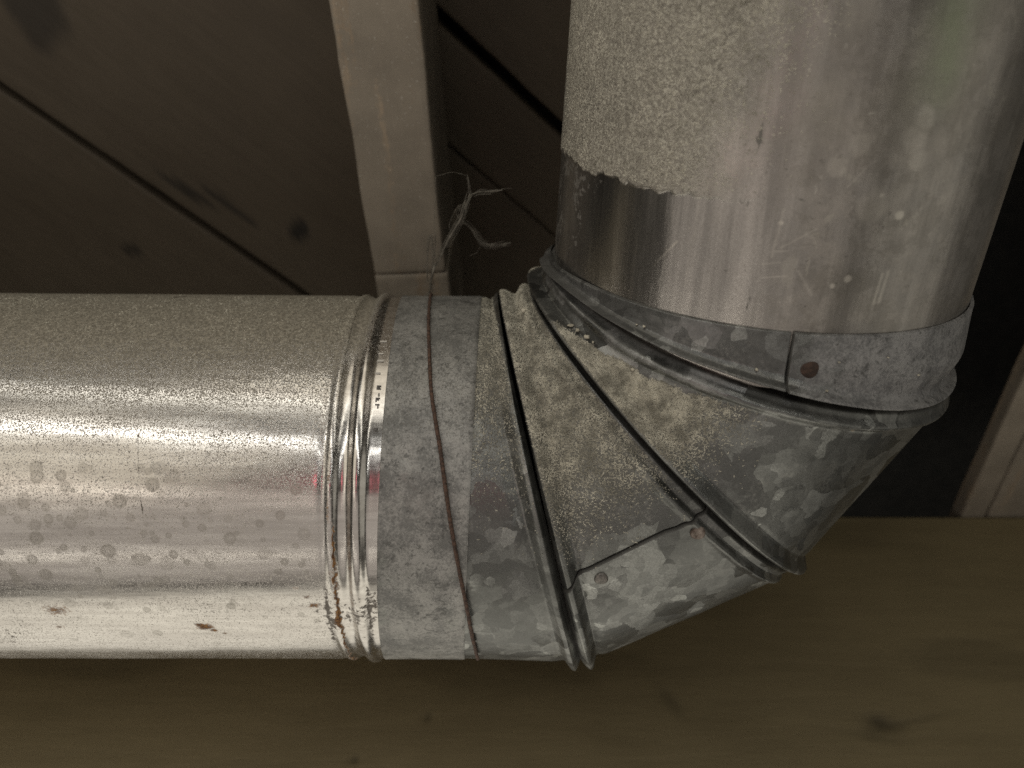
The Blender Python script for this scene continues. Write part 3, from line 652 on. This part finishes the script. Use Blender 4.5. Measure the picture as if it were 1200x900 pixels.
# settled grit: tiny elongated chips lying on the sheet metal
def chips(name, P, N, dens, count, mat, parent, base, seed, lmin=0.006, lmax=0.022, pos_ok=None):
    rs = np.random.RandomState(seed); n, m = P.shape[:2]
    area = np.linalg.norm(np.cross(P[1:, :-1] - P[:-1, :-1], P[:-1, 1:] - P[:-1, :-1]), axis=-1)
    w = area * np.clip(dens[:-1, :-1], 0, None)
    cdf = np.cumsum(w.ravel()); cdf /= cdf[-1]
    k = np.searchsorted(cdf, rs.rand(count)); i, j = np.unravel_index(k, w.shape)
    a, b = rs.rand(count, 1), rs.rand(count, 1)
    C = P[i, j] * (1 - a) * (1 - b) + P[i + 1, j] * a * (1 - b) + P[i, j + 1] * (1 - a) * b + P[i + 1, j + 1] * a * b
    nn = N[i, j]; t = rs.normal(size=(count, 3)); t -= nn * (t * nn).sum(1)[:, None]; t /= np.linalg.norm(t, axis=1)[:, None]
    bt = np.cross(nn, t)
    L = (lmin + (lmax - lmin) * rs.rand(count, 1) ** 2.2) / 2; Wd = (0.0016 + 0.0016 * rs.rand(count, 1)); H = 0.0012 + 0.0024 * rs.rand(count, 1)
    tilt = 0.0015 * rs.normal(size=(count, 1))
    bend = rs.normal(size=(count, 1)) * 0.25 * L
    V = np.stack([C + t * L + nn * (H * 0.4 + tilt), C + bt * (Wd + bend), C - bt * (Wd - bend), C - t * L + nn * (H * 0.4 - tilt), C + nn * H + bt * bend], 1)
    o = np.arange(count)[:, None] * 5
    F = np.concatenate([o + np.array([[0, 1, 4]]), o + np.array([[1, 3, 4]]), o + np.array([[3, 2, 4]]), o + np.array([[2, 0, 4]])])
    ob = mesh_obj(name, V.reshape(-1, 3), F, mat, parent, base=np.array(base), smooth=False); ob['kind'] = 'stuff'; return ob
for k, (kd, cnt) in enumerate((('A', 3600), ('B', 22000), ('C', 17000))):
    P, inf, at, o = parts[kd]
    fr = (inf['ph'] > -215) & (inf['ph'] < 20)
    dens = (sst(0.10, 0.8, at['dust']) * (0.9 + 0.2 * fbm(P, 4, 3)) + 0.01 * sst(0.05, .12, at['dust'])) * fr * sst(-55, -75, inf['ph']) * (inf['d0'] > 0.034 * (kd != 'A')) * (inf['d1'] > 0.034)
    chips('grit', P, inf['N'], dens, cnt, M_GRIT, o, el['base'], 20 + k)
P, X, A = DUCT_TOP
th = np.degrees(A); ok = sst(52, 20, th) * sst(-12, -2, th) * (X > -2.75)
Nd = np.stack([X * 0, -np.sin(A), np.cos(A)], -1)
chips('grit', P, Nd, ok * (0.3 + 1.2 * fbm(P, 3, 3) ** 2), 7000, M_GRIT, PIPE_H, hd['base'], 31, 0.005, 0.015)
# a few larger plaster crumbs caught in the grooves
def crumbs(parent, base, pts, seed):
    rs = np.random.RandomState(seed)
    import bmesh
    for (c, n, r) in pts:
        bm = bmesh.new(); bmesh.ops.create_icosphere(bm, subdivisions=2, radius=1)
        V = np.array([v.co[:] for v in bm.verts]); F = np.array([[v.index for v in f.verts] for f in bm.faces]); bm.free()
        sc = rs.uniform(.5, 1.2, 3); V = V * sc * (0.15 + 1.6 * fbm(V + rs.rand() * 40, 2.4, 3))[:, None]; V[:, 2] *= 0.6
        mesh_obj('crumb', c + n * r * 0.3 + V * r, F, M_CRUMB, parent, base=np.array(base))
pts = []
for (kd, ph_, s_, r) in (('B', -168, .62, .020), ('C', -150, .36, .016), ('C', -147, .40, .020), ('C', -143.5, .44, .018), ('C', -141, .46, .012), ('E', -131, .35, .010), ('E', -133, .30, .007),
                         ('E', -104, .28, .009), ('E', -86, .62, .005), ('E', -63, .45, .007), ('E', -74, .7, .006), ('C', -128, .55, .010), ('C', -118, .64, .010), ('C', -76, .86, .009), ('E', -88, .20, .007)):
    c, n = surf(kd, ph_, s_); pts.append((c, n, r))
crumbs(el, el['base'], pts, 3)

# ------------------------------------------------------------------ upright duct
vd = thing('upright_duct', tuple(BV + DV * ZS2), 'upright round duct with gritty grey coating above a bare metal band', 'duct', tilt=True)
zs = np.concatenate([np.linspace(-0.35, -0.06, 30), np.linspace(-0.055, 1.35, 420), np.linspace(1.4, 5.5, 40)])
vph = np.radians(np.concatenate([np.linspace(-215, 30, 640), np.linspace(30, 145, 60)[1:-1]]))
Zg, Ag = np.meshgrid(zs, vph, indexing='ij'); Zg = Zg.T; Ag = Ag.T
ang = -np.degrees(Ag)                                  # 90 = towards the room, 180 = left
ang = np.where(ang < -100, ang + 360, ang)
Q = np.stack([np.cos(Ag), np.sin(Ag), Zg * 0.16], -1); Q3 = np.stack([np.cos(Ag), np.sin(Ag), Zg], -1)
n1, n2, n3 = fbm(Q3, 2.2, 4), fbm(Q3 + 3, 9, 4), fbm(Q3 + 6, 30, 2)
rr = 0.984 + 0.008 * (fbm(Q, 2.4, 3) - .5) + 0.0035 * (fbm(Q + 2, 8, 2) - .5) + 0.004 * (fbm(Q3 + 9, 3, 2) - .5)
edge = 0.372 + 0.030 * (n2 - 0.5) + 0.055 * (n3 - 0.5) + 0.02 * sst(150, 175, ang)
thick = sst(100, 130, ang + 30 * (n1 - 0.5) + 14 * (n2 - .5))
coat = sst(-0.008, 0.010, Zg - edge) * thick
soft = sst(-0.05, 0.22, Zg - 0.40 - 0.7 * (n1 - .5) - .25 * (n2 - .5)) * (1 - thick) * (0.10 + 0.55 * sst(.38, .62, n1 + .3 * (n2 - .5))) * (0.45 + 0.55 * sst(88, 104, ang + 20 * (n2 - .5)))
rr = rr + 0.006 * coat
V3 = BV + DV * Zg[..., None] + rr[..., None] * (np.cos(Ag)[..., None] * UV_ + np.sin(Ag)[..., None] * VV)
film = 0.08 + 0.66 * sst(112, 96, ang) * (0.65 + 0.6 * (n1 - .3)) + 0.25 * sst(150, 165, ang)
grit = np.clip(sst(108, 128, ang + 16 * (n2 - .5)) + 0.55 * sst(0.5, 0.62, n1) * sst(60, 80, ang) * sst(100, 88, ang), 0, 1)
dirt = 0.16 * sst(.5, .7, n2) + 0.5 * sst(140, 160, ang) * sst(edge, edge - 0.03, Zg) * (0.3 + .9 * n2)
for (a0, z0, ra, rz, am) in ((112, 0.60, 1.6, 0.05, .6), (113.5, 0.55, 1.2, 0.04, .6), (109.5, 0.50, 1.3, 0.06, .65), (113.5, .37, 3, .02, .6), (88, 0.34, 1.6, 0.045, .6), (93, .34, 1.0, .02, .6), (85, .9, 3.0, .03, .5), (102, .40, 5, .012, .6), (97.5, .39, 4, .01, .5), (106, 0.12, 1.4, .02, .4),
                             (136, 0.395, 1.5, .015, .8), (82.5, .37, 1.2, .02, .7)):
    dirt = np.maximum(dirt, am * (1.25 * n2 + .35) * np.exp(-((ang - a0) / ra) ** 2 - ((Zg - z0) / rz) ** 2))
for a0, z0, z1 in ((108.2, -0.1, 0.5), (112.2, 0.2, 1.4), (103.8, 0.0, .40)):
    dirt += 0.45 * np.exp(-((ang - a0 - 1.5 * (fbm(Q, 1.5, 2) - .5)) / 0.28) ** 2) * sst(z0, z0 + .05, Zg) * sst(z1, z1 - .05, Zg)
scr = np.zeros_like(Zg)
def scratch(a0, z0, a1, z1, wd, am):
    global scr
    x0, x1 = math.radians(a0), math.radians(a1); X = np.radians(ang); vx, vz = x1 - x0, z1 - z0; L2 = vx * vx + vz * vz
    s = np.clip(((X - x0) * vx + (Zg - z0) * vz) / L2, 0, 1); d = np.hypot(X - x0 - s * vx, Zg - z0 - s * vz)
    scr = np.maximum(scr, am * np.exp(-(d / wd) ** 2) * (0.4 + 1.0 * n3))
for s_ in ((131, .07, 126, .185, .0035, .75), (122.5, .02, 122.3, .36, .003, .35), (136.5, -.05, 136.2, .36, .003, .4), (128.5, 0, 128, .3, .003, .3), (103.5, .22, 97, .30, .0028, .35), (95, .05, 99, .14, .0035, .35),
           (105, .18, 104.4, .36, .004, .4), (106, .10, 101, .115, .0025, .4), (106.5, .15, 103, .165, .0025, .35), (105.8, .20, 101.8, .21, .0025, .35), (80.5, .02, 80.2, .14, .005, .6), (79.2, .03, 79, .15, .005, .55), (90, .52, 93, .45, .003, .3)):
    scratch(*s_)
keep = scr.copy(); scr = np.zeros_like(Zg)
# scratched scrawl low on the band: V W I
for s_ in ((112.6, .035, 111.9, -.03, .0032, 1), (111.9, -.03, 111.0, .03, .0032, 1), (110.2, .04, 109.4, -.035, .0032, 1), (109.4, -.035, 108.8, .02, .0032, 1), (108.8, .02, 108.1, -.03, .0032, 1), (108.1, -.03, 107.2, .045, .0032, 1), (105.9, .05, 106.1, -.03, .003, 1)):
    scratch(*s_)
dirt += 0.75 * scr; scr = keep
for (a0, z0, r0) in ((80.0, .36, .022), (88, .12, .016), (85.3, .43, .010), (91, .09, .010), (81.5, .62, .06), (86.5, .40, .07), (80, .69, .05), (79, .55, .05), (96, .52, .04), (92, .60, .05), (104.5, .31, .012)):
    d = np.hypot(np.radians(ang - a0), (Zg - z0)) / r0 + 1.0 * (n2 - .5)
    scr = np.maximum(scr, (0.75 if r0 < .03 else 0.22) * (1 - sst(.6, 1.1, d)))
coat = np.clip(np.maximum(coat, soft), 0, 1)
PIPE_V = mesh_obj('pipe', V3, grid_faces(*V3.shape[:2], wrap_n=True), M_RISER, vd, attrs=dict(coat=coat, grit=grit * (0.35 + .65 * coat), film=np.clip(film, 0, 1), dirt=np.clip(dirt, 0, 1), scratch=np.clip(scr, 0, 1), green_reflect=sst(0.62, 0.85, Zg) * np.exp(-((ang - 81 + 8 * (n1 - .5)) / 5.0) ** 2)))

NV = np.cos(Ag)[..., None] * UV_ + np.sin(Ag)[..., None] * VV
chips('grit', V3, NV, thick * (Zg > edge + 0.01) * (Zg < 1.3) * sst(185, 165, ang) * (0.3 + 1.3 * n1 ** 2), 9000, M_GRIT, PIPE_V, vd['base'], 33, 0.005, 0.016)

# ------------------------------------------------------------------ wire round the sleeve
def on_pipe(x, thd, r): a = math.radians(thd); return np.array([x, -math.sin(a) * r, math.cos(a) * r])
wp = [(-0.425, -75), (-0.412, -45), (-0.392, -13), (-0.362, 12), (-0.324, 35.2), (-0.297, 45), (-0.275, 51.6), (-0.245, 62), (-0.215, 73), (-0.190, 82), (-0.162, 93), (-0.140, 104), (-0.122, 117.6), (-0.113, 123)]
wpts = [on_pipe(x, t_, 1.0145 + (0.01 if t_ > 120 else 0)) for x, t_ in wp]
wr = thing('rusty_wire', tuple(on_pipe(-0.39, -13, 1.01)), 'thin rusty wire bent down across the pale sleeve', 'wire', tilt=True)
S = spline(wpts, 260); S = S + 0.006 * (np.stack([fbm(S + 7 * i, 5, 3) for i in range(3)], -1) - .5)
radv = 0.0084 * (0.85 + 0.4 * fbm(S, 22, 3)) * np.interp(np.arange(260), [0, 120, 259], [.75, 1.05, .95])
V, F = tube(S, radv, 10)
mesh_obj('strand', V, F, M_WIRE, wr)

# ------------------------------------------------------------------ dusty cobweb above the sleeve
def cast(px, py, depth_y):
    """point of the web's own hanging plane (y = depth_y, plumb frame)"""
    r = TM @ (np.array([(px - 600) / 866.0, -(py - 450) / 866.0, 1.0]) @ CAMROT); c = TM @ CAMPOS
    return c + r * (depth_y - c[1]) / r[1]
web = thing('cobweb', (-0.36, 0.45, 0.98), 'grey dusty cobweb strands hanging above the wired sleeve', 'cobweb')
strands = [([(504, 349), (505, 335), (508, 318), (510, 308)], .42, .016, .020), ([(510, 312), (518, 296), (530, 275), (541, 255), (546, 240), (551, 228)], .48, .014, .018), ([(551, 230), (560, 225), (572, 224), (588, 222)], .55, .012, .006),
           ([(502, 330), (501, 305), (502, 285), (505, 276), (508, 290), (508, 310)], .44, .007, .006), ([(510, 300), (509, 270), (510, 240), (511, 205)], .48, .006, .003), ([(551, 228), (549, 215), (547, 205)], .55, .010, .003),
           ([(547, 206), (530, 202), (512, 206)], .60, .003, .002), ([(540, 258), (553, 268), (565, 285), (580, 288), (598, 285)], .60, .006, .002), ([(565, 286), (560, 296), (552, 300)], .60, .004, .002), ([(511, 311), (500, 310), (494, 312)], .45, .005, .003),
           ([(545, 242), (540, 240), (536, 250), (541, 258)], .5, .005, .004), ([(530, 275), (526, 262), (538, 240)], .5, .004, .003), ([(588, 222), (600, 221)], .58, .004, .001)]
for k, (pp, dy, r0, r1) in enumerate(strands):
    A3 = np.array([cast(x, y, dy + 0.02 * math.sin(3 * k + x)) for x, y in pp]); n = 24 * len(pp)
    S = spline(A3, n); S = S + 0.02 * (np.stack([fbm(S + 3 * k + 7 * i, 9, 3) for i in range(3)], -1) - .5)
    V, F = tube(S, 0.32 * np.interp(np.arange(n), [0, n - 1], [r0, r1]) * (0.55 + 0.9 * fbm(S + k, 26, 3)), 7)
    mesh_obj('strand', V, F, M_WEB, web)
rs = np.random.RandomState(4)
Vs, Fs, o = [], [], 0
for k in range(100):            # fine threads wandering along the main strands
    pp, dy, r0, r1 = strands[rs.choice([0, 1, 1, 1, 2, 2, 3, 5, 7, 7])]
    A3 = np.array([cast(x, y, dy) for x, y in pp]); c = spline(A3, 60); a = rs.randint(0, 40); c = c[a:a + rs.randint(14, 46)]
    if len(c) < 6: continue
    off = rs.normal(size=3) * .007 + np.stack([fbm(c * 1.0 + rs.rand() * 50, 5, 3) for i_ in range(3)], -1) * .040 - .020
    V, F = tube(c + off, 0.0007 + 0.0006 * rs.rand(), 4); Vs.append(V); Fs.append(F + o); o += len(V)
f = mesh_obj('loose_fibre', np.vstack(Vs), np.vstack(Fs), M_WEB, web); f['kind'] = 'stuff'
